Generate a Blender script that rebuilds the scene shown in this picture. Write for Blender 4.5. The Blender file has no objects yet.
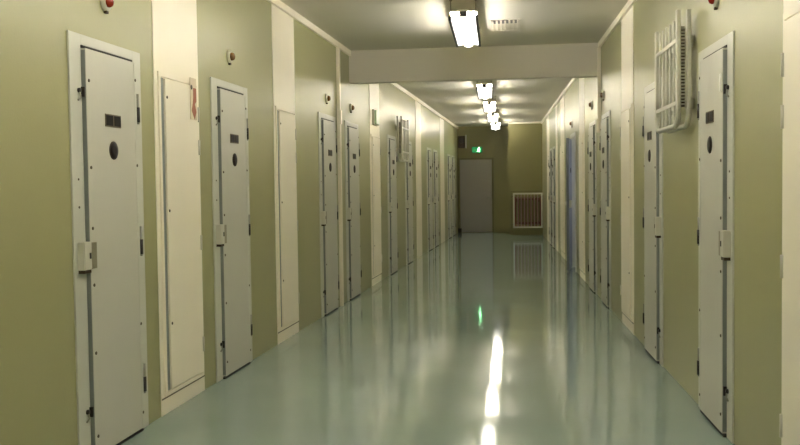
import bpy, bmesh, math
from math import pi, sin, cos, radians
from mathutils import Vector, Matrix

scene = bpy.context.scene
COL = scene.collection

# ------------------------------------------------------------------ camera
H = 1.39
YAW, PITCH, ROLL, FPX = 0.126783, 0.040590, 0.013040, 920.0
# corridor: walls at X = a + b*Y
LA, LB = -2.27935, 0.022468
RA, RB = 1.24190, -0.022424
ZC = 3.0413          # ceiling
Y0, YL, YR = -4.0, 26.45, 24.95   # start, recess end wall, jutting end wall
JX = -0.215          # edge of the jutting end wall
BEAM_Y, BEAM_Z = 11.17, 2.65

def make_camera():
    f = Vector((-sin(YAW) * cos(PITCH), cos(YAW) * cos(PITCH), -sin(PITCH)))
    r = Vector((cos(YAW), sin(YAW), 0))
    u = r.cross(f)
    r2 = r * cos(ROLL) - u * sin(ROLL)
    u2 = u * cos(ROLL) + r * sin(ROLL)
    cd = bpy.data.cameras.new('camera')
    co = bpy.data.objects.new('camera', cd)
    M = Matrix.Identity(4)
    for i in range(3):
        M[i][0] = r2[i]; M[i][1] = u2[i]; M[i][2] = -f[i]; M[i][3] = (0, 0, H)[i]
    co.matrix_world = M
    cd.sensor_fit = 'HORIZONTAL'; cd.sensor_width = 36.0
    cd.lens = FPX / 800.0 * 36.0
    cd.clip_start = 0.02; cd.clip_end = 200
    COL.objects.link(co)
    scene.camera = co
make_camera()

# ------------------------------------------------------------------ materials
def S(c):   # sRGB 0..255 -> linear
    return tuple(((v / 255) / 12.92 if v / 255 <= .04045 else ((v / 255 + .055) / 1.055) ** 2.4) for v in c) + (1,)

def mat(name, rgb, rough=.5, metal=0., var=.06, scale=6., bump=0., bscale=60., emit=None, es=0., spec=.5, coat=0.):
    m = bpy.data.materials.new(name); m.use_nodes = True
    nt = m.node_tree; b = nt.nodes['Principled BSDF']
    b.inputs['Roughness'].default_value = rough
    b.inputs['Metallic'].default_value = metal
    b.inputs['Specular IOR Level'].default_value = spec
    if coat:
        b.inputs['Coat Weight'].default_value = coat; b.inputs['Coat Roughness'].default_value = .08
    tc = nt.nodes.new('ShaderNodeTexCoord')
    nz = nt.nodes.new('ShaderNodeTexNoise'); nz.inputs['Scale'].default_value = scale
    nz.inputs['Detail'].default_value = 5
    nt.links.new(tc.outputs['Object'], nz.inputs['Vector'])
    mx = nt.nodes.new('ShaderNodeMix'); mx.data_type = 'RGBA'
    c = S(rgb)
    mx.inputs['A'].default_value = tuple(v * (1 - var) for v in c[:3]) + (1,)
    mx.inputs['B'].default_value = tuple(min(1, v * (1 + var)) for v in c[:3]) + (1,)
    nt.links.new(nz.outputs['Fac'], mx.inputs['Factor'])
    nt.links.new(mx.outputs['Result'], b.inputs['Base Color'])
    if bump:
        n2 = nt.nodes.new('ShaderNodeTexNoise'); n2.inputs['Scale'].default_value = bscale; n2.inputs['Detail'].default_value = 3
        nt.links.new(tc.outputs['Object'], n2.inputs['Vector'])
        bp = nt.nodes.new('ShaderNodeBump'); bp.inputs['Strength'].default_value = bump; bp.inputs['Distance'].default_value = .01
        nt.links.new(n2.outputs['Fac'], bp.inputs['Height']); nt.links.new(bp.outputs['Normal'], b.inputs['Normal'])
    if emit:
        b.inputs['Emission Color'].default_value = S(emit) if max(emit) > 1 else tuple(emit) + (1,)
        b.inputs['Emission Strength'].default_value = es
    return m

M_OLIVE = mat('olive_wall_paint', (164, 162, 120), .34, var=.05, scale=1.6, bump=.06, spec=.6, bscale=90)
M_OLIVE_D = mat('dark_olive_wall_paint', (134, 129, 83), .5, var=.05, scale=1.6, bump=.12, bscale=90)  # darker olive than the side walls, used on both end walls
M_CREAM = mat('cream_paint', (246, 238, 220), .38, var=.03, scale=2.5)
M_CEIL = mat('ceiling_paint', (214, 209, 195), .75, var=.04, scale=1.2)
M_BEAM = mat('beam_paint', (218, 211, 196), .6, var=.03, scale=1.5)
M_DOOR = mat('grey_white_door_paint', (200, 198, 187), .36, var=.04, scale=3, bump=.05, bscale=40)
M_FRAME = mat('door_frame_paint', (204, 204, 193), .36, var=.04, scale=4)
M_CHAN_SHADE = mat('channel_grey_steel', (132, 138, 134), .4, var=.06, scale=5)  # grey of the channel, also colours the shaded leaf side and panel groove
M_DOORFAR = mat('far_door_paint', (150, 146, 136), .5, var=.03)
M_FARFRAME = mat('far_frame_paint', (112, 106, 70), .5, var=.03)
M_BLUE = mat('slate_blue_door_paint', (122, 126, 138), .4, var=.05)
M_DARK = mat('dark_hardware', (30, 25, 19), .35, var=.1)
M_GLASSD = mat('dark_glass', (22, 13, 9), .4, var=.05, spec=.2)
M_PLATE = mat('plate_frame_metal', (150, 145, 125), .35, .4)
M_GAP = mat('black_rubber_seal', (30, 29, 24), .6)  # black strips that put the shade of the leaf's gaps into colour
M_STEEL = mat('hinge_steel', (150, 150, 138), .35, .5)
M_RIVET = mat('rivet_metal', (92, 84, 66), .4, .3)
M_LOCK = mat('lock_box_paint', (208, 205, 192), .35, var=.03)
M_WHITE = mat('white_enamel', (208, 205, 188), .35, var=.03)
M_GRID = mat('pale_grey_enamel', (196, 194, 178), .35, var=.03)
M_FIN = mat('brown_fin_metal', (58, 46, 32), .55, spec=.3)
M_RED = mat('red_lens', (150, 42, 18), .2, var=.08, scale=30)
M_AMBER = mat('amber_lens', (120, 86, 44), .2, var=.08, scale=30)
M_BASE = mat('fixture_base_plastic', (190, 186, 164), .4)
M_RAD = mat('red_brown_radiator_paint', (116, 66, 52), .45)
M_GUARD = mat('dull_pink_grey_enamel', (168, 148, 132), .45)
M_BRONZE = mat('dull_bronze', (112, 102, 82), .45, spec=.3)
M_TAG = mat('bright_white_plastic', (250, 250, 244), .3)
M_PAPER = mat('notice_paper', (214, 200, 176), .7)
M_RPRINT = mat('faded_red_print', (166, 104, 84), .7)
M_GREENP = mat('pale_green_plastic', (176, 196, 164), .3)
M_BLACK = mat('black_metal', (14, 14, 12), .4)
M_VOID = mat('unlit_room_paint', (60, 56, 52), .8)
WARM = (1.0, .945, .868)
M_TUBE = mat('lit_translucent_diffuser', (255, 250, 235), .4, emit=WARM, es=1.7)
M_WING = mat('lit_reflector_wing', (255, 250, 235), .4, emit=WARM, es=1.0)
M_SIDE = mat('lit_side_lens', (255, 250, 235), .4, emit=WARM, es=13.)
M_REFL = mat('reflector_white', (235, 232, 215), .3)
M_GLOWG = mat('lit_green_sign', (8, 40, 18), .4, emit=(.02, .5, .12), es=.12)
M_GLOWW = mat('lit_white_pictogram', (240, 250, 235), .4, emit=(.35, 1., .45), es=4.)

def floor_mat():
    m = bpy.data.materials.new('glossy_grey_green_resin'); m.use_nodes = True
    nt = m.node_tree; b = nt.nodes['Principled BSDF']
    tc = nt.nodes.new('ShaderNodeTexCoord')
    nz = nt.nodes.new('ShaderNodeTexNoise'); nz.inputs['Scale'].default_value = .9; nz.inputs['Detail'].default_value = 8
    nt.links.new(tc.outputs['Object'], nz.inputs['Vector'])
    cr = nt.nodes.new('ShaderNodeValToRGB')
    cr.color_ramp.elements[0].position = .3; cr.color_ramp.elements[0].color = S((136, 155, 148))
    cr.color_ramp.elements[1].position = .7; cr.color_ramp.elements[1].color = S((147, 166, 158))
    nt.links.new(nz.outputs['Fac'], cr.inputs['Fac']); 
    sp = nt.nodes.new('ShaderNodeTexNoise'); sp.inputs['Scale'].default_value = 420; sp.inputs['Detail'].default_value = 1
    nt.links.new(tc.outputs['Object'], sp.inputs['Vector'])
    sr = nt.nodes.new('ShaderNodeMapRange'); sr.inputs['From Min'].default_value = .25; sr.inputs['From Max'].default_value = .75
    sr.inputs['To Min'].default_value = .35; sr.inputs['To Max'].default_value = 1.65
    nt.links.new(sp.outputs['Fac'], sr.inputs['Value'])
    hs = nt.nodes.new('ShaderNodeVectorMath'); hs.operation = 'SCALE'
    nt.links.new(cr.outputs['Color'], hs.inputs[0]); nt.links.new(sr.outputs['Result'], hs.inputs['Scale'])
    nt.links.new(hs.outputs['Vector'], b.inputs['Base Color'])
    n2 = nt.nodes.new('ShaderNodeTexNoise'); n2.inputs['Scale'].default_value = 2.2; n2.inputs['Detail'].default_value = 4
    nt.links.new(tc.outputs['Object'], n2.inputs['Vector'])
    mr = nt.nodes.new('ShaderNodeMapRange'); mr.inputs['To Min'].default_value = .055; mr.inputs['To Max'].default_value = .09
    nt.links.new(n2.outputs['Fac'], mr.inputs['Value']); nt.links.new(mr.outputs['Result'], b.inputs['Roughness'])
    n3 = nt.nodes.new('ShaderNodeTexNoise'); n3.inputs['Scale'].default_value = 3; n3.inputs['Detail'].default_value = 2
    nt.links.new(tc.outputs['Object'], n3.inputs['Vector'])
    bp = nt.nodes.new('ShaderNodeBump'); bp.inputs['Strength'].default_value = .05; bp.inputs['Distance'].default_value = .004
    nt.links.new(n3.outputs['Fac'], bp.inputs['Height']); nt.links.new(bp.outputs['Normal'], b.inputs['Normal'])
    b.inputs['Specular IOR Level'].default_value = .85
    return m
M_FLOOR = floor_mat()

# ------------------------------------------------------------------ mesh helpers
class MB:
    """Collects shapes; s = along the thing, n = out of the wall (or forward), z = up.  flip mirrors s."""
    def __init__(self, flip=1):
        self.bm = bmesh.new(); self.k = flip
    def P(self, s, n, z):
        return Vector((self.k * s, -n, z))
    def box(self, s0, s1, n0, n1, z0, z1, bev=0.):
        t = bmesh.new()
        v = [t.verts.new(self.P(s, n, z)) for s in (s0, s1) for n in (n0, n1) for z in (z0, z1)]
        for q in ((0, 1, 3, 2), (4, 6, 7, 5), (0, 4, 5, 1), (2, 3, 7, 6), (0, 2, 6, 4), (1, 5, 7, 3)):
            t.faces.new([v[i] for i in q])
        if bev:
            bmesh.ops.bevel(t, geom=t.edges[:], offset=bev, segments=2, affect='EDGES', profile=.6)
        self._merge(t); return self
    def prism(self, pts, z0, z1, axis='z', bev=0.):
        """pts polygon: axis z -> (s,n) ; axis s -> (n,z) ; axis n -> (s,z)"""
        t = bmesh.new()
        def mk(a, b, c):
            if axis == 'z': return self.P(a, b, c)
            if axis == 's': return self.P(c, a, b)
            return self.P(a, c, b)
        lo = [t.verts.new(mk(a, b, z0)) for a, b in pts]; hi = [t.verts.new(mk(a, b, z1)) for a, b in pts]
        t.faces.new(lo); t.faces.new(hi[::-1])
        k = len(pts)
        for i in range(k): t.faces.new([lo[i], lo[(i + 1) % k], hi[(i + 1) % k], hi[i]])
        if bev: bmesh.ops.bevel(t, geom=t.edges[:], offset=bev, segments=2, affect='EDGES')
        self._merge(t); return self
    def tube(self, pts, r, seg=10, smooth=True):
        P = [self.P(*p) for p in pts]; t = bmesh.new(); rings = []
        up = None
        for i, p in enumerate(P):
            d = (P[min(i + 1, len(P) - 1)] - P[max(i - 1, 0)]).normalized()
            if up is None: up = Vector((0, 0, 1)) if abs(d.z) < .9 else Vector((1, 0, 0))
            x = d.cross(up).normalized(); y = x.cross(d).normalized(); up = y
            rings.append([t.verts.new(p + (x * cos(2 * pi * j / seg) + y * sin(2 * pi * j / seg)) * r) for j in range(seg)])
        for a, b in zip(rings, rings[1:]):
            for j in range(seg):
                f = t.faces.new([a[j], a[(j + 1) % seg], b[(j + 1) % seg], b[j]]); f.smooth = smooth
        t.faces.new(rings[0][::-1]); t.faces.new(rings[-1])
        self._merge(t); return self
    def lathe(self, s, z, prof, seg=24, squash=1.):
        """prof: (radius, n) revolved about the wall normal at (s,z)"""
        t = bmesh.new(); rings = []
        for r, n in prof:
            rings.append([t.verts.new(self.P(s + r * cos(2 * pi * j / seg) * squash, n, z + r * sin(2 * pi * j / seg))) for j in range(seg)])
        for a, b in zip(rings, rings[1:]):
            for j in range(seg):
                f = t.faces.new([a[j], a[(j + 1) % seg], b[(j + 1) % seg], b[j]]); f.smooth = True
        t.faces.new(rings[0]); t.faces.new(rings[-1][::-1])
        self._merge(t); return self
    def _merge(self, t):
        bmesh.ops.recalc_face_normals(t, faces=t.faces[:])
        me = bpy.data.meshes.new('tmp'); t.to_mesh(me); t.free()
        self.bm.from_mesh(me); bpy.data.meshes.remove(me)
    def build(self, name, m, parent=None):
        me = bpy.data.meshes.new(name); self.bm.to_mesh(me); self.bm.free()
        me.materials.append(m)
        o = bpy.data.objects.new(name, me); COL.objects.link(o)
        if parent is not None: o.parent = parent
        return o

def tag(o, label=None, cat=None, group=None, kind=None):
    for k, v in (('label', label), ('category', cat), ('group', group), ('kind', kind)):
        if v: o[k] = v
    return o
def empty(name, loc=(0, 0, 0), rz=0.):
    o = bpy.data.objects.new(name, None); COL.objects.link(o); o.location = loc; o.rotation_euler = (0, 0, rz)
    o.empty_display_size = .2
    return o
def copy_tree(o, parent=None):
    c = o.copy(); COL.objects.link(c)
    if parent is not None: c.parent = parent
    for ch in list(o.children): copy_tree(ch, c)
    return c

AL = math.atan(LB); AR = math.atan(RB)
def place(o, side, y, z=0., n=0.):
    """put a thing's origin on a side wall at distance y down the corridor"""
    if side == 'L':
        d = Vector((sin(AL), cos(AL), 0)); nn = Vector((cos(AL), -sin(AL), 0))
        p = Vector((LA + LB * y, y, z)) + nn * n
        o.rotation_euler = (0, 0, pi / 2 - AL)
    else:
        nn = Vector((-cos(AR), sin(AR), 0))
        p = Vector((RA + RB * y, y, z)) + nn * n
        o.rotation_euler = (0, 0, -pi / 2 - AR)
    o.location = p
    return o
FL = {'L': 1, 'R': -1}

# ------------------------------------------------------------------ the shell
xl = lambda y: LA + LB * y
xr = lambda y: RA + RB * y
def poly_slab(name, pts, z0, z1, m, kind='structure'):
    bm = bmesh.new()
    lo = [bm.verts.new((x, y, z0)) for x, y in pts]; hi = [bm.verts.new((x, y, z1)) for x, y in pts]
    bm.faces.new(lo[::-1]); bm.faces.new(hi); k = len(pts)
    for i in range(k): bm.faces.new([lo[i], lo[(i + 1) % k], hi[(i + 1) % k], hi[i]])
    bmesh.ops.recalc_face_normals(bm, faces=bm.faces[:])
    me = bpy.data.meshes.new(name); bm.to_mesh(me); bm.free(); me.materials.append(m)
    o = bpy.data.objects.new(name, me); COL.objects.link(o); o['kind'] = kind
    return o
tag(poly_slab('floor', [(-2.7, Y0 - .2), (2.9, Y0 - .2), (2.9, YL + .2), (-2.7, YL + .2)], -.15, 0, M_FLOOR),
    'glossy grey-green resin floor running down the corridor', 'floor')
tag(poly_slab('ceiling', [(-2.7, Y0 - .2), (1.75, Y0 - .2), (1.75, YL + .2), (-2.7, YL + .2)], ZC, ZC + .15, M_CEIL),
    'off-white painted ceiling lit in bands by the hanging lights', 'ceiling')
tag(poly_slab('wall_left', [(xl(Y0), Y0), (xl(YL), YL), (xl(YL) - .2, YL), (xl(Y0) - .2, Y0)], 0, ZC, M_OLIVE),
    'long olive green wall on the side of the emergency light box', 'wall')
# right wall with a real opening where one door stands ajar
OY0, OY1, OZ = 14.56, 15.36, 2.12
w = MB(-1)
Lr = math.hypot(YR - Y0, xr(YR) - xr(Y0))
cs = 1 / cos(AR)
def rs(y): return (y - Y0) * cs
w.box(0, rs(OY0), -.2, 0, 0, ZC).box(rs(OY1), rs(YR + 1.7), -.2, 0, 0, ZC).box(rs(OY0), rs(OY1), -.2, 0, OZ, ZC)
wr = w.build('wall_right', M_OLIVE); place(wr, 'R', Y0)
tag(wr, 'long olive green wall pierced by the open slate blue door', 'wall', kind='structure')
# unlit room behind the ajar door
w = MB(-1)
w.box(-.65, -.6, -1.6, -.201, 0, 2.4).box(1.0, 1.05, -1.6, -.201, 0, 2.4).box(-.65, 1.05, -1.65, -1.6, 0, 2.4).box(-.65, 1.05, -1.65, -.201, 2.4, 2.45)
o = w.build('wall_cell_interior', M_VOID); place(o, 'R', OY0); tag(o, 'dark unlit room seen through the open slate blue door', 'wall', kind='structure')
tag(poly_slab('wall_back', [(xl(Y0) - .2, Y0 - .2), (xr(Y0) + .2, Y0 - .2), (xr(Y0) + .2, Y0), (xl(Y0) - .2, Y0)], 0, ZC, M_OLIVE),
    'olive green wall closing the corridor opposite the far door', 'wall')
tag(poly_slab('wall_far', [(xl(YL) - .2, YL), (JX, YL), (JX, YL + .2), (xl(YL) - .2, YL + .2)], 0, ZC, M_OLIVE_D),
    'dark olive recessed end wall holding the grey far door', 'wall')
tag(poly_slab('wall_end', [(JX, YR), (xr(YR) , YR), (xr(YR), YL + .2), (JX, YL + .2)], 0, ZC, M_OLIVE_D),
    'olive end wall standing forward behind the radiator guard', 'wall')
tag(poly_slab('trim_beam', [(xl(BEAM_Y), BEAM_Y), (xr(BEAM_Y), BEAM_Y), (xr(BEAM_Y), BEAM_Y + .16), (xl(BEAM_Y), BEAM_Y + .16)], BEAM_Z, ZC, M_BEAM),
    'off-white beam crossing under the ceiling', 'beam').name = 'trim_1'

# thin cream strips along the ceiling corners
n_trim = [2]
def wall_strip(side, y0, y1, z0, z1, n1, m=M_CREAM, n0=0., bev=.004, label=None, cat='trim'):
    b = MB(FL[side]); b.box(0, (y1 - y0), n0, n1, z0, z1, bev)
    o = b.build('trim_%d' % n_trim[0], m); n_trim[0] += 1
    place(o, side, y0); tag(o, label, cat, kind='structure'); return o
for side, ye, t in (('L', YL, 'emergency light box'), ('R', YR, 'open slate blue door')):
    wall_strip(side, Y0, BEAM_Y, ZC - .065, ZC, .03, label='cream ceiling corner strip before the beam, wall of the ' + t)
    wall_strip(side, BEAM_Y + .16, ye, ZC - .065, ZC, .03, label='cream ceiling corner strip beyond the beam, wall of the ' + t)
b = MB(); b.box(JX, xr(YR) - .03, 0, .03, ZC - .05, ZC, .004)
o = b.build('trim_%d' % n_trim[0], M_CREAM); n_trim[0] += 1; o.location = (0, YR, 0); tag(o, 'cream ceiling strip on top of the forward end wall', 'trim', kind='structure')

# ------------------------------------------------------------------ pilasters and their access panels
PIL_L = [(5.32, 6.05, 'nearest, with the red pictogram notice'), (7.85, 8.57, 'between the second and third cell doors'), (12.5, 13.28, 'carrying the emergency light box'),
         (17.3, 18.1, 'past the far barred rack'), (21.7, 22.6, 'farthest with doors beyond it')]
PIL_R = [(3.2, 4.17, 'cropped by the photo edge'), (8.53, 9.30, 'between the white barred rack and the conduit'), (13.14, 13.92, 'just before the open blue door'),
         (16.95, 17.9, 'just past the open blue door'), (18.8, 19.35, 'narrow and far down the corridor'), (21.7, 22.7, 'farthest, by the radiator guard')]
panel_data = {}
def make_panel(side, w):
    f = FL[side]
    root = empty('access_panel')
    b = MB(f)   # frame ring
    b.box(.045, .075, .018, .028, .11, 2.10, .002).box(w - .06, w - .03, .018, .028, .11, 2.10, .002)
    b.box(.075, w - .06, .018, .028, 2.07, 2.10, .002).box(.075, w - .06, .018, .028, .11, .135, .002)
    b.build('panel_frame', M_CREAM, root)
    MB(f).box(.079, .125, .0185, .022, .14, 2.065).build('panel_groove', M_CHAN_SHADE, root)  # grey strip stands in for the shadow in the groove
    MB(f).box(.127, w - .064, .018, .034, .142, 2.062, .004).build('panel_leaf', M_CREAM, root)
    for z in (.33, 1.02, 1.66, 1.88):
        MB(f).tube([(w - .057, .036, z - .05), (w - .057, .036, z + .05)], .008).build('hinge', M_LOCK, root)
    for z in (.55, 1.25, 1.95):
        MB(f).lathe(.15, z, [(.009, .033), (.009, .037), (.004, .039)], 12).build('screw', M_RIVET, root)
    MB(f).box(.004, w - .004, .018, .021, .098, .106).build('base_rail', M_RIVET, root)
    return root
WALLNAME = {'L': 'emergency light wall', 'R': 'open blue door wall'}
for side, lst in (('L', PIL_L), ('R', PIL_R)):
    for i, (a, b_, t) in enumerate(lst):
        wall_strip(side, a, b_, 0, ZC - .066, .006, bev=.002, cat='pilaster', label='cream pilaster on the %s, %s' % (WALLNAME[side], t))
        if i < 3 or side == 'R' and i == 3:
            p = make_panel(side, b_ - a); place(p, side, a, 0, -.0118)
            tag(p, 'cream access panel, %s, %s' % (WALLNAME[side], t), 'access panel', 'access panels in the pilasters')

# bluish area light added in the open cell, standing in for daylight
ld = bpy.data.lights.new('cell_daylight', 'AREA'); ld.energy = 2.2; ld.color = (.93, .96, 1.0); ld.shape = 'RECTANGLE'; ld.size = .8; ld.size_y = 1.0
lo_ = bpy.data.objects.new('cell_daylight', ld); COL.objects.link(lo_)
lo_.location = (xr(15) + 1.35, 14.5, 1.7); lo_.rotation_euler = Vector((-1.0, .3, -.25)).to_track_quat('-Z', 'Y').to_euler()
# ------------------------------------------------------------------ cell doors
W = .82
def make_door(side):
    f = FL[side]; E = .708 if side == 'L' else .68
    root = empty('door_proto')
    fr = MB(f)
    fr.box(0, .118, 0, .010, 0, 2.170, .002).box(E + .008, W, 0, .010, 0, 2.170, .002).box(.118, E + .008, 0, .010, 2.118, 2.170, .002)
    frame = fr.build('door_frame', M_FRAME, root)
    MB(f).box(.118, E + .008, 0, .003, 0, 2.118).build('backing_channel', M_CHAN_SHADE, root)
    MB(f).box(.124, E + .003, .003, .012, 2.103, 2.116).build('door_seal', M_GAP, root)  # dark strip painted in for the shade above the leaf
    MB(f).box(.12, E + .006, .003, .026, .0, .010).build('threshold', M_GAP, root)
    leaf = MB(f).box(.123, E, .004, .033, .020, 2.100, .003).build('door_leaf', M_DOOR, root)
    MB(f).box(.1212, .1229, .008, .030, .03, 2.09).build('leaf_side_strip', M_CHAN_SHADE, leaf)  # grey strip paints the leaf's near side as shaded
    MB(f).box(E - .028, E - .002, .033, .0345, .03, 2.09, .0006).build('leaf_edge_strip', M_FRAME, leaf)
    MB(f).box(.315, .495, .033, .038, 1.718, 1.786, .002).build('plate_frame', M_BRONZE, leaf)
    MB(f).box(.321, .398, .038, .040, 1.725, 1.779, .001).build('plate_window', M_GLASSD, leaf)
    MB(f).box(.414, .489, .038, .040, 1.725, 1.779, .001).build('plate_window', M_GLASSD, leaf)
    MB(f).lathe(.405, 1.595, [(.049, .033), (.049, .037), (.045, .039)], 28).build('spyhole_ring', M_FIN, leaf)
    MB(f).lathe(.405, 1.595, [(.044, .039), (.042, .041), (.02, .042)], 28).build('spyhole_glass', M_GLASSD, leaf)
    for s, z in ((.15, 1.94), (.15, 1.50), (.15, 1.19), (.15, .90), (.15, .55), (.15, .12), (E - .015, 2.0), (E - .015, 1.52), (E - .015, .62), (E - .015, .11)):
        MB(f).lathe(s, z, [(.009, .033), (.009, .036), (.005, .038)], 10).build('rivet', M_RIVET, leaf)
    lk = MB(f)
    lk.prism([(.028, .010), (.032, .048), (.108, .048), (.118, .034), (.118, .010)], .985, 1.125, 'z', .004)
    lock = lk.build('lock_box', M_LOCK, root)
    MB(f).box(.120, .178, .033, .040, .985, 1.12, .003).build('lock_side_plate', M_PLATE, lock)
    MB(f).box(.082, .096, .047, .051, 1.04, 1.07, .001).build('keyhole', M_DARK, lock)
    MB(f).prism([(.032, .012), (.036, .044), (.104, .044), (.112, .034), (.112, .012)], .968, .985, 'z').build('lock_underside', M_FIN, lock)  # dark brown slab imitates the shadow below the lock
    for z in (1.88, .255):
        bo = MB(f).box(.106, .1205, .010, .030, z - .026, z + .026, .004).build('bolt', M_DARK, root)
        MB(f).lathe(.085, z + .005, [(.013, .010), (.013, .020), (.007, .024)], 12).build('bolt_keeper', M_DARK, bo)
        MB(f).tube([(.080, .018, z), (.092, .018, z - .03), (.072, .014, z - .045)], .005, 8).build('keeper_tail', M_STEEL, bo)
    for z in (1.84, 1.09, .30):
        hg = MB(f).tube([(E + .013, .030, z - .085), (E + .013, .030, z + .085)], .012, 10).build('hinge', M_STEEL, root)
        MB(f).tube([(E + .013, .032, z - .075), (E + .013, .032, z + .01)], .0135, 10).build('hinge_knuckle', M_DARK, hg)
    for z in (1.44, 1.30):
        MB(f).lathe(.06, z, [(.006, .010), (.006, .013), (.003, .014)], 8).build('frame_screw', M_RIVET, root)
    return root

DOORS = [('L', 4.30, 'nearest the camera, beside the pilaster with the red notice'),
         ('L', 6.29, 'just past the pilaster with the red notice'),
         ('L', 9.50, 'right before the thin wall conduit'),
         ('L', 10.84, 'just past the thin wall conduit, under the beam'),
         ('L', 13.96, 'past the emergency light, before the far barred rack'),
         ('L', 15.86, 'just beyond the far barred rack'),
         ('L', 19.02, 'first of the distant pair past the fourth pilaster'),
         ('L', 20.20, 'second of the distant pair past the fourth pilaster'),
         ('L', 23.37, 'first beyond the farthest pilaster'),
         ('L', 24.55, 'last before the grey far door'),
         ('R', 5.00, 'nearest, with white tag by its top bolt'),
         ('R', 7.06, 'partly behind the white barred rack'),
         ('R', 10.20, 'first of the pair at the beam, before the conduit'),
         ('R', 11.60, 'second of the pair at the beam, past the conduit'),
         ('R', 19.50, 'nearer of the distant pair before the radiator guard'),
         ('R', 20.62, 'farther of the distant pair before the radiator guard')]
protos = {}
for i, (side, y, t) in enumerate(DOORS):
    if side not in protos: protos[side] = d = make_door(side)
    else: d = copy_tree(protos[side])
    d.name = 'door_%d' % (i + 1)
    place(d, side, y)
    tag(d, 'grey-white steel cell door on the %s, %s' % (WALLNAME[side], t), 'door', 'steel cell doors along the corridor', 'structure')
# pale tag beside the top bolt of the nearest door on the right
MB(-1).box(.135, .155, .033, .042, 1.87, 1.965, .003).build('tag', M_TAG, bpy.data.objects['door_11'])

# ajar slate-blue door
root = empty('door_17'); place(root, 'R', OY0)
tag(root, 'slate blue door standing ajar over a dark opening', 'door', kind='structure')
sp = OY1 - OY0
fr = MB(-1); fr.box(-.07, 0, 0, .02, 0, OZ + .06, .003).box(sp, sp + .07, 0, .02, 0, OZ + .06, .003).box(0, sp, 0, .02, OZ, OZ + .06, .003)
fr.box(0, .012, -.2, 0, 0, OZ).box(sp - .012, sp, -.2, 0, 0, OZ).box(.012, sp - .012, -.2, 0, OZ - .012, OZ)
fr.build('door_frame', M_FRAME, root)
leaf = MB(1).box(0, .74, -.042, 0, .015, 2.09, .003).build('door_leaf', M_BLUE, root)
leaf.location = (-(sp - .02), -.045, 0)     # hinge at the far jamb; leaf runs back towards the camera
leaf.rotation_euler = (0, 0, -radians(8))
MB(1).lathe(.37, 1.59, [(.04, .0), (.04, .006), (.03, .008)], 20).build('spyhole', M_DARK, leaf)
MB(1).lathe(.37, 1.59, [(.04, -.042), (.04, -.048), (.03, -.05)], 20).build('spyhole', M_DARK, leaf)
MB(1).box(.60, .70, -.075, -.042, 1.0, 1.12, .004).build('lock_box', M_WHITE, leaf)
MB(1).box(.68, .72, .0, .03, 1.04, 1.1, .004).build('handle', M_WHITE, leaf)
for z in (.25, 1.06, 1.88):
    MB(-1).lathe(sp + .035, z, [(.02, .02), (.02, .035), (.01, .04)], 12).build('frame_bolt', M_DARK, root)

# ------------------------------------------------------------------ call lights over the doors
def make_call(side, lens=M_RED):
    f = FL[side]; root = empty('call_light')
    MB(f).lathe(0, 0, [(.052, 0), (.052, .010), (.046, .020), (.03, .022)], 26).build('base', M_BASE, root)
    MB(f).lathe(0, 0, [(.030, .020), (.030, .030), (.025, .042), (.015, .048), (.005, .050)], 24).build('lens', lens, root)
    MB(f).box(-.014, .014, .0, .018, -.062, -.046, .004).build('cable_gland', M_FIN, root)
    return root
CALLS = [('L', 4.71, 2.385, 'red', 'over the nearest door, emergency light wall'), ('L', 6.70, 2.365, 'amber', 'over the door past the red notice'),
         ('L', 9.90, 2.345, 'amber', 'over the door before the thin conduit'), ('L', 11.22, 2.35, 'amber', 'over the door past the conduit under the beam'),
         ('R', 5.38, 2.41, 'red', 'over the door beside the white barred rack'), ('R', 10.80, 2.39, 'amber', 'over the nearer door of the pair at the beam, blue door wall'),
         ('R', 12.08, 2.39, 'amber', 'over the farther door of the pair at the beam, blue door wall'), ('R', 15.2, 2.35, 'amber', 'over the open slate blue door')]
cp = {}
for side, y, z, c, t in CALLS:
    k = (side, c)
    if k in cp: o = copy_tree(cp[k])
    else: o = cp[k] = make_call(side, M_RED if c == 'red' else M_AMBER)
    place(o, side, y, z); tag(o, '%s call light %s' % ('red-lensed' if c == 'red' else 'brown-lensed', t), 'light', 'call lights above the cell doors')

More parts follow.
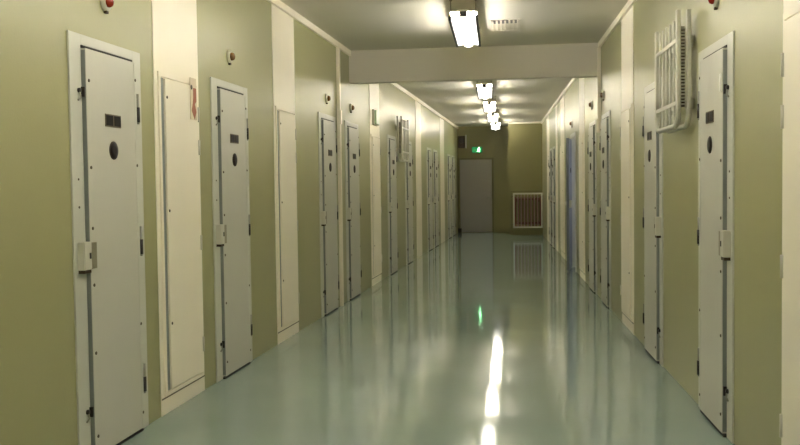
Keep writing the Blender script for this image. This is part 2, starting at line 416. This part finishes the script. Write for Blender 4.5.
# ------------------------------------------------------------------ barred racks high on the walls
def make_rack(side):
    f = FL[side]; root = empty('barred_rack')
    Lh, zb, zt = .76, -.36, .32            # length, bottom, top about its centre height
    def post(b, s, n, r):
        b.box(s - r, s + r, n - r * .8, n + r * .8, zb + .09, zt, .006)
    for n, nm in ((.108, 'front'), (.045, 'back')):
        fb = MB(f)
        fb.box(-.024, .024, n - .014, n + .014, zb + .10, zt + .035, .008)
        fb.box(Lh - .024, Lh + .024, n - .014, n + .014, zb + .10, zt + .02, .008)
        rad = .10; pts = [(.0, n, zb + rad + .02)]
        for k in range(0, 7):
            a = pi + (pi / 2) * k / 6; pts.append((rad + rad * cos(a), n, zb + rad + rad * sin(a)))
        for k in range(0, 7):
            a = 1.5 * pi + (pi / 2) * k / 6; pts.append((Lh - rad + rad * cos(a), n, zb + rad + rad * sin(a)))
        pts.append((Lh, n, zb + rad + .02))
        fb.tube(pts, .017, 10)
        fr = fb.build('frame', M_GRID, root)
        for k in range(5 if nm == 'front' else 0):
            s = .14 + k * (Lh - .26) / 4
            MB(f).box(s - .015, s + .015, n - .006, n + .006, zb + .02, zt - .01, .004).build('bar', M_GRID, fr)
        for z in (-.22, .17):
            MB(f).box(.02, Lh - .02, n + .005, n + .012, z - .013, z + .013, .004).build('rail', M_WHITE, fr)
    # toothed strip between the two grids
    tb = MB(f); tb.box(.06, .075, .057, .094, zb + .12, zt - .06)
    tb.build('fin_strip', M_FIN, root)
    for k in range(24):
        z = zb + .13 + k * .0205
        MB(f).box(.03, .10, .058, .093, z, z + .009, .001).build('fin', M_WHITE, root)
    for s in (.10, Lh - .10):
        for z in (-.22, .17):
            MB(f).box(s - .045, s + .03, 0, .045, z - .035, z + .035, .008).build('wall_bracket', M_GRID, root)
    return root
r1 = place(make_rack('R'), 'R', 5.93, 2.10)
tag(r1, 'pale metal barred rack high on the wall beside the nearest red call light', 'barred rack', 'barred racks high on the walls')
r2 = place(make_rack('L'), 'L', 14.78, 2.15)
tag(r2, 'distant pale metal barred rack beyond the emergency light box', 'barred rack', 'barred racks high on the walls')

# ------------------------------------------------------------------ conduits
def conduit(side, y, z0, z1, label):
    f = FL[side]; root = empty('conduit'); place(root, side, y, 0, .0015)
    MB(f).box(-.03, .03, 0, .04, z0, z1, .006).build('duct', M_CREAM, root)
    for z in (z0 + (.0 if z0 > .5 else 2.1), ):
        MB(f).box(-.038, .038, 0, .05, z, z + .16, .006).build('joint_cover', M_CREAM, root)
    tag(root, label, 'conduit', 'thin cream conduits beside the beam')
conduit('L', 10.45, 0.0, ZC - .066, 'thin cream conduit from floor to ceiling between two cell doors')
conduit('R', 11.12, 1.98, ZC - .066, 'thin cream conduit ending above the gap between the paired doors at the beam')

# emergency light box on the third pilaster
root = empty('emergency_light'); place(root, 'L', 12.82, 2.34, .0065)
MB(1).box(-.14, .14, 0, .03, -.11, .11, .008).build('back_plate', M_BASE, root)
MB(1).box(-.13, .13, .03, .06, -.10, .10, .012).build('diffuser', M_GREENP, root)
tag(root, 'pale green emergency light box on the cream pilaster beyond the beam', 'emergency light')

# notice with red pictogram on the nearest access panel
root = empty('notice'); place(root, 'L', 5.90, 2.00, .0245)
MB(1).box(-.055, .055, 0, .003, -.16, .115, .001).build('sheet', M_PAPER, root)
b = MB(1)
b.prism([(-.005, .05), (.048, .05), (.048, -.035), (.02, -.055), (.045, -.105), (.012, -.155), (-.035, -.10), (-.012, -.045), (-.005, -.01)], .003, .0045, 'n')
b.build('pictogram', M_RPRINT, root)
MB(1).lathe(-.032, .052, [(.016, .003), (.016, .005), (.01, .006)], 14).build('pictogram_spot', M_RIVET, root)
tag(root, 'faded notice with red pictogram on the nearest cream access panel', 'notice')

# ------------------------------------------------------------------ hanging fluorescent lights
def make_light(Lt=1.62):
    root = empty('fluorescent_light')
    # own frame: x across, y along the corridor, origin on the ceiling above the near end
    def bx(name, m, boxes, par=root, bev=.0):
        b = MB(1)
        for x0, x1, y0, y1, z0, z1 in boxes: b.box(x0, x1, -y1, -y0, z0, z1, bev)
        return b.build(name, m, par)
    zf = -.15
    bx('housing', M_REFL, [(-.122, .122, .005, Lt - .005, zf + .036, zf + .044), (-.05, .05, .02, Lt - .02, zf + .044, zf + .06)])
    def ext(name, prof, m):
        b = MB(1)
        for pr in prof:
            bm = bmesh.new(); lo = [bm.verts.new((x, .015, zf + z)) for x, z in pr]; hi = [bm.verts.new((x, Lt - .015, zf + z)) for x, z in pr]
            bm.faces.new(lo); bm.faces.new(hi[::-1]); k = len(pr)
            for i in range(k): bm.faces.new([lo[i], lo[(i + 1) % k], hi[(i + 1) % k], hi[i]])
            b._merge(bm)
        b.build(name, m, root)
    ext('diffuser', [[(-.042, -.016), (-.036, -.034), (-.022, -.043), (.022, -.043), (.036, -.034), (.042, -.016), (.042, .0), (-.042, .0)]], M_TUBE)
    ext('reflector_wing', [[(k * .043, -.014), (k * .043, .0), (k * .104, .0), (k * .104, -.026)] for k in (-1, 1)], M_WING)
    ext('side_lens', [[(k * .080, .001), (k * .104, .001), (k * .104, .034), (k * .080, .034)] for k in (-1, 1)], M_SIDE)
    bx('side_rail', M_BLACK, [(-.130, -.108, 0.0, Lt, zf - .040, zf + .002)])
    bx('side_rail', M_BLACK, [(.108, .130, 0.0, Lt, zf - .040, zf + .002)])
    bx('end_cap', M_BLACK, [(-.034, .034, 0., .014, zf - .004, zf + .040)])
    bx('end_cap', M_REFL, [(-.048, .048, Lt - .014, Lt, zf - .03, zf + .045)])
    for y in (.06, Lt - .06):
        for k in (-1, 1):
            b = MB(1); b.tube([(k * .112, -y, zf + .01), (k * .112, -y, -.004)], .003, 6).build('hanging_wire', M_RIVET, root)
            b = MB(1); b.box(k * .112 - .012, k * .112 + .012, -y - .012, -y + .012, -.006, 0).build('ceiling_hook', M_RIVET, root)
    for y in (.012, Lt - .012):
        bx('cross_bar', M_REFL, [(-.11, .11, y - .006, y + .006, zf - .012, zf - .002)])
    return root
LIGHTS = [(-2.85, 'farthest behind the camera'), (.5, 'just above the camera'), (3.8, 'second above the nearest cell doors'), (-1.15, 'behind the camera'), (2.15, 'above the nearest cell doors'), (5.46, 'above the pilaster with the notice'),  # first three are unseen fixtures added to brighten the near end
          (8.27, 'in front of the beam, beside the ceiling vent'), (11.42, 'just behind the beam'), (14.35, 'first visible beyond the beam'),
          (17.42, 'second visible beyond the beam'), (20.48, 'third visible beyond the beam'), (23.50, 'farthest, by the end walls')]
lp = None
for y, t in LIGHTS:
    if lp is None: o = lp = make_light()
    else: o = copy_tree(lp)
    o.location = (-.43 - .004 * y, y, ZC); o.rotation_euler = (0, 0, .022)
    tag(o, 'hanging twin-tube fluorescent light ' + t, 'ceiling light', 'hanging fluorescent lights along the corridor')

# ceiling vent beside the first visible light
root = empty('ceiling_vent', (-.105, 9.40, ZC))
MB(1).box(-.145, .145, -.60, 0, -.003, 0).build('backing_plate', M_BEAM, root)
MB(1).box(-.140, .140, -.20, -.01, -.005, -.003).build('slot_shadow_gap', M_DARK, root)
b = MB(1); b.box(-.155, -.145, -.61, .01, -.010, 0, .002).box(.145, .155, -.61, .01, -.010, 0, .002).box(-.145, .145, -.61, -.60, -.010, 0, .002).box(-.145, .145, 0, .010, -.005, 0, .001)
b.build('frame', M_BEAM, root)
for k in range(7):
    x = -.128 + k * .0427
    MB(1).box(x - .010, x + .010, -.59, -.01, -.013, -.0052, .002).build('slat', M_BEAM, root)
tag(root, 'slatted ceiling vent beside the nearest visible fluorescent light', 'vent')

# ------------------------------------------------------------------ the far end
# grey door in the recess
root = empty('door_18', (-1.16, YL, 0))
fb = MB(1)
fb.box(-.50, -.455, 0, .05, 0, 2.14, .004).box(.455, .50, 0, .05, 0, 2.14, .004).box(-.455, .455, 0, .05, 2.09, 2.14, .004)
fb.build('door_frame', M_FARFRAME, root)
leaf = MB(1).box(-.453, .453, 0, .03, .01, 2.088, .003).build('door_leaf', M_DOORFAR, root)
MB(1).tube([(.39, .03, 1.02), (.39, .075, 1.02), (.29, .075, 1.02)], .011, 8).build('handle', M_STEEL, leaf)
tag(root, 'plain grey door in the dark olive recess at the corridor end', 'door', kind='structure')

# exit sign
root = empty('exit_sign', (-1.12, YL, 2.37))
MB(1).box(-.15, .15, 0, .045, -.085, .085, .006).build('housing', M_FIN, root)
MB(1).box(-.14, .14, .045, .050, -.075, .075, .001).build('lit_panel', M_GLOWG, root)
b = MB(1)       # running man
b.lathe(.055, .052, [(.014, .05), (.014, .053)], 14)
b.prism([(.035, .035), (.065, .030), (.055, -.015), (.03, -.012)], .05, .053, 'n')
b.prism([(.055, -.012), (.075, -.035), (.07, -.065), (.055, -.065), (.06, -.038), (.035, -.012)], .05, .053, 'n')
b.prism([(.03, -.012), (.045, -.012), (.025, -.045), (0., -.05), (0., -.038), (.018, -.035)], .05, .053, 'n')
b.prism([(.035, .035), (.01, .015), (.015, .008), (.04, .02)], .05, .053, 'n')
b.prism([(.065, .03), (.09, .01), (.085, .003), (.058, .018)], .05, .053, 'n')
b.build('running_figure', M_GLOWW, root)
b = MB(1)       # arrow
b.prism([(-.11, 0), (-.075, .03), (-.075, .012), (-.03, .012), (-.03, -.012), (-.075, -.012), (-.075, -.03)], .05, .053, 'n')
b.build('arrow', M_GREENP, root)
tag(root, 'small lit green exit sign above the grey far door', 'exit sign')

# round-faced unit in the corner
root = empty('wall_fan', (-1.555, YL, 2.60))
MB(1).box(-.10, .09, 0, .10, -.17, .17, .01).build('housing', M_FIN, root)
MB(1).lathe(-.005, .03, [(.075, .10), (.075, .12), (.06, .125)], 24).build('round_grille', M_DARK, root)
MB(1).box(.105, .135, 0, .12, -.18, .20, .006).build('side_plate', M_GRID, root)
tag(root, 'dark round-faced unit with pale side plate, high in the far corner', 'wall unit')
# small box on the floor under it
root = empty('door_stop', (-1.63, YL - .12, 0))
MB(1).box(-.05, .05, -.05, .05, 0, .13, .008).build('body', M_FIN, root)
MB(1).box(-.03, .03, .05, .055, .09, .12, .002).build('tab', M_DARK, root)
tag(root, 'small dark stop on the floor beside the grey far door', 'door stop')

# radiator and its guard on the forward end wall
XG = .285
root = empty('radiator', (XG, YR - .002, .0))
for k in range(9):
    x = -.34 + k * .085
    b = MB(1); b.box(x - .025, x + .025, .035, .115, .26, 1.04, .012); b.build('column', M_RAD, root)
b = MB(1); b.tube([(-.36, .075, .33), (.36, .075, .33)], .02, 8); b.tube([(-.36, .075, .97), (.36, .075, .97)], .02, 8); b.box(-.30, -.26, 0, .04, .3, .4).box(.26, .30, 0, .04, .3, .4).box(-.30, -.26, 0, .04, .9, 1.0).box(.26, .30, 0, .04, .9, 1.0)
b.build('header_pipe', M_RAD, root)
tag(root, 'red-brown column radiator behind the white guard on the end wall', 'radiator')
root = empty('radiator_guard', (XG, YR, 0))
b = MB(1); n0, n1 = .13, .16
b.box(-.39, -.35, n0, n1, .20, 1.14, .006).box(.35, .39, n0, n1, .20, 1.14, .006).box(-.35, .35, n0, n1, 1.10, 1.14, .006).box(-.35, .35, n0, n1, .20, .24, .006)
fr = b.build('frame', M_WHITE, root)
for k in range(7):
    x = -.35 + (k + 1) * .7 / 8
    MB(1).box(x - .013, x + .013, n0 + .008, n1 - .004, .24, 1.10, .004).build('bar', M_GUARD, fr)
b = MB(1); b.box(-.45, -.43, 0, .02, .18, 1.19).box(.43, .45, 0, .02, .18, 1.19).box(-.43, .43, 0, .02, 1.17, 1.19)
for x in (-.40, .40):
    for z in (.30, 1.05):
        b.box(x - .05 if x < 0 else x - .012, x + .012 if x < 0 else x + .05, 0.0, n1 - .01, z - .015, z + .015)
b.build('wall_frame', M_FARFRAME, root)
tag(root, 'white barred guard frame in front of the red-brown radiator', 'radiator guard')

# ------------------------------------------------------------------ world and view
wd = bpy.data.worlds.new('world'); scene.world = wd; wd.use_nodes = True
wd.node_tree.nodes['Background'].inputs['Color'].default_value = (.9, 1, .85, 1)
wd.node_tree.nodes['Background'].inputs['Strength'].default_value = .05
scene.view_settings.view_transform = 'Standard'
scene.view_settings.look = 'None'
scene.cycles.max_bounces = 14; scene.cycles.diffuse_bounces = 10; scene.cycles.glossy_bounces = 6
scene.view_settings.gamma = 1.0
scene.view_settings.use_curve_mapping = False
scene.view_settings.exposure = 2.48
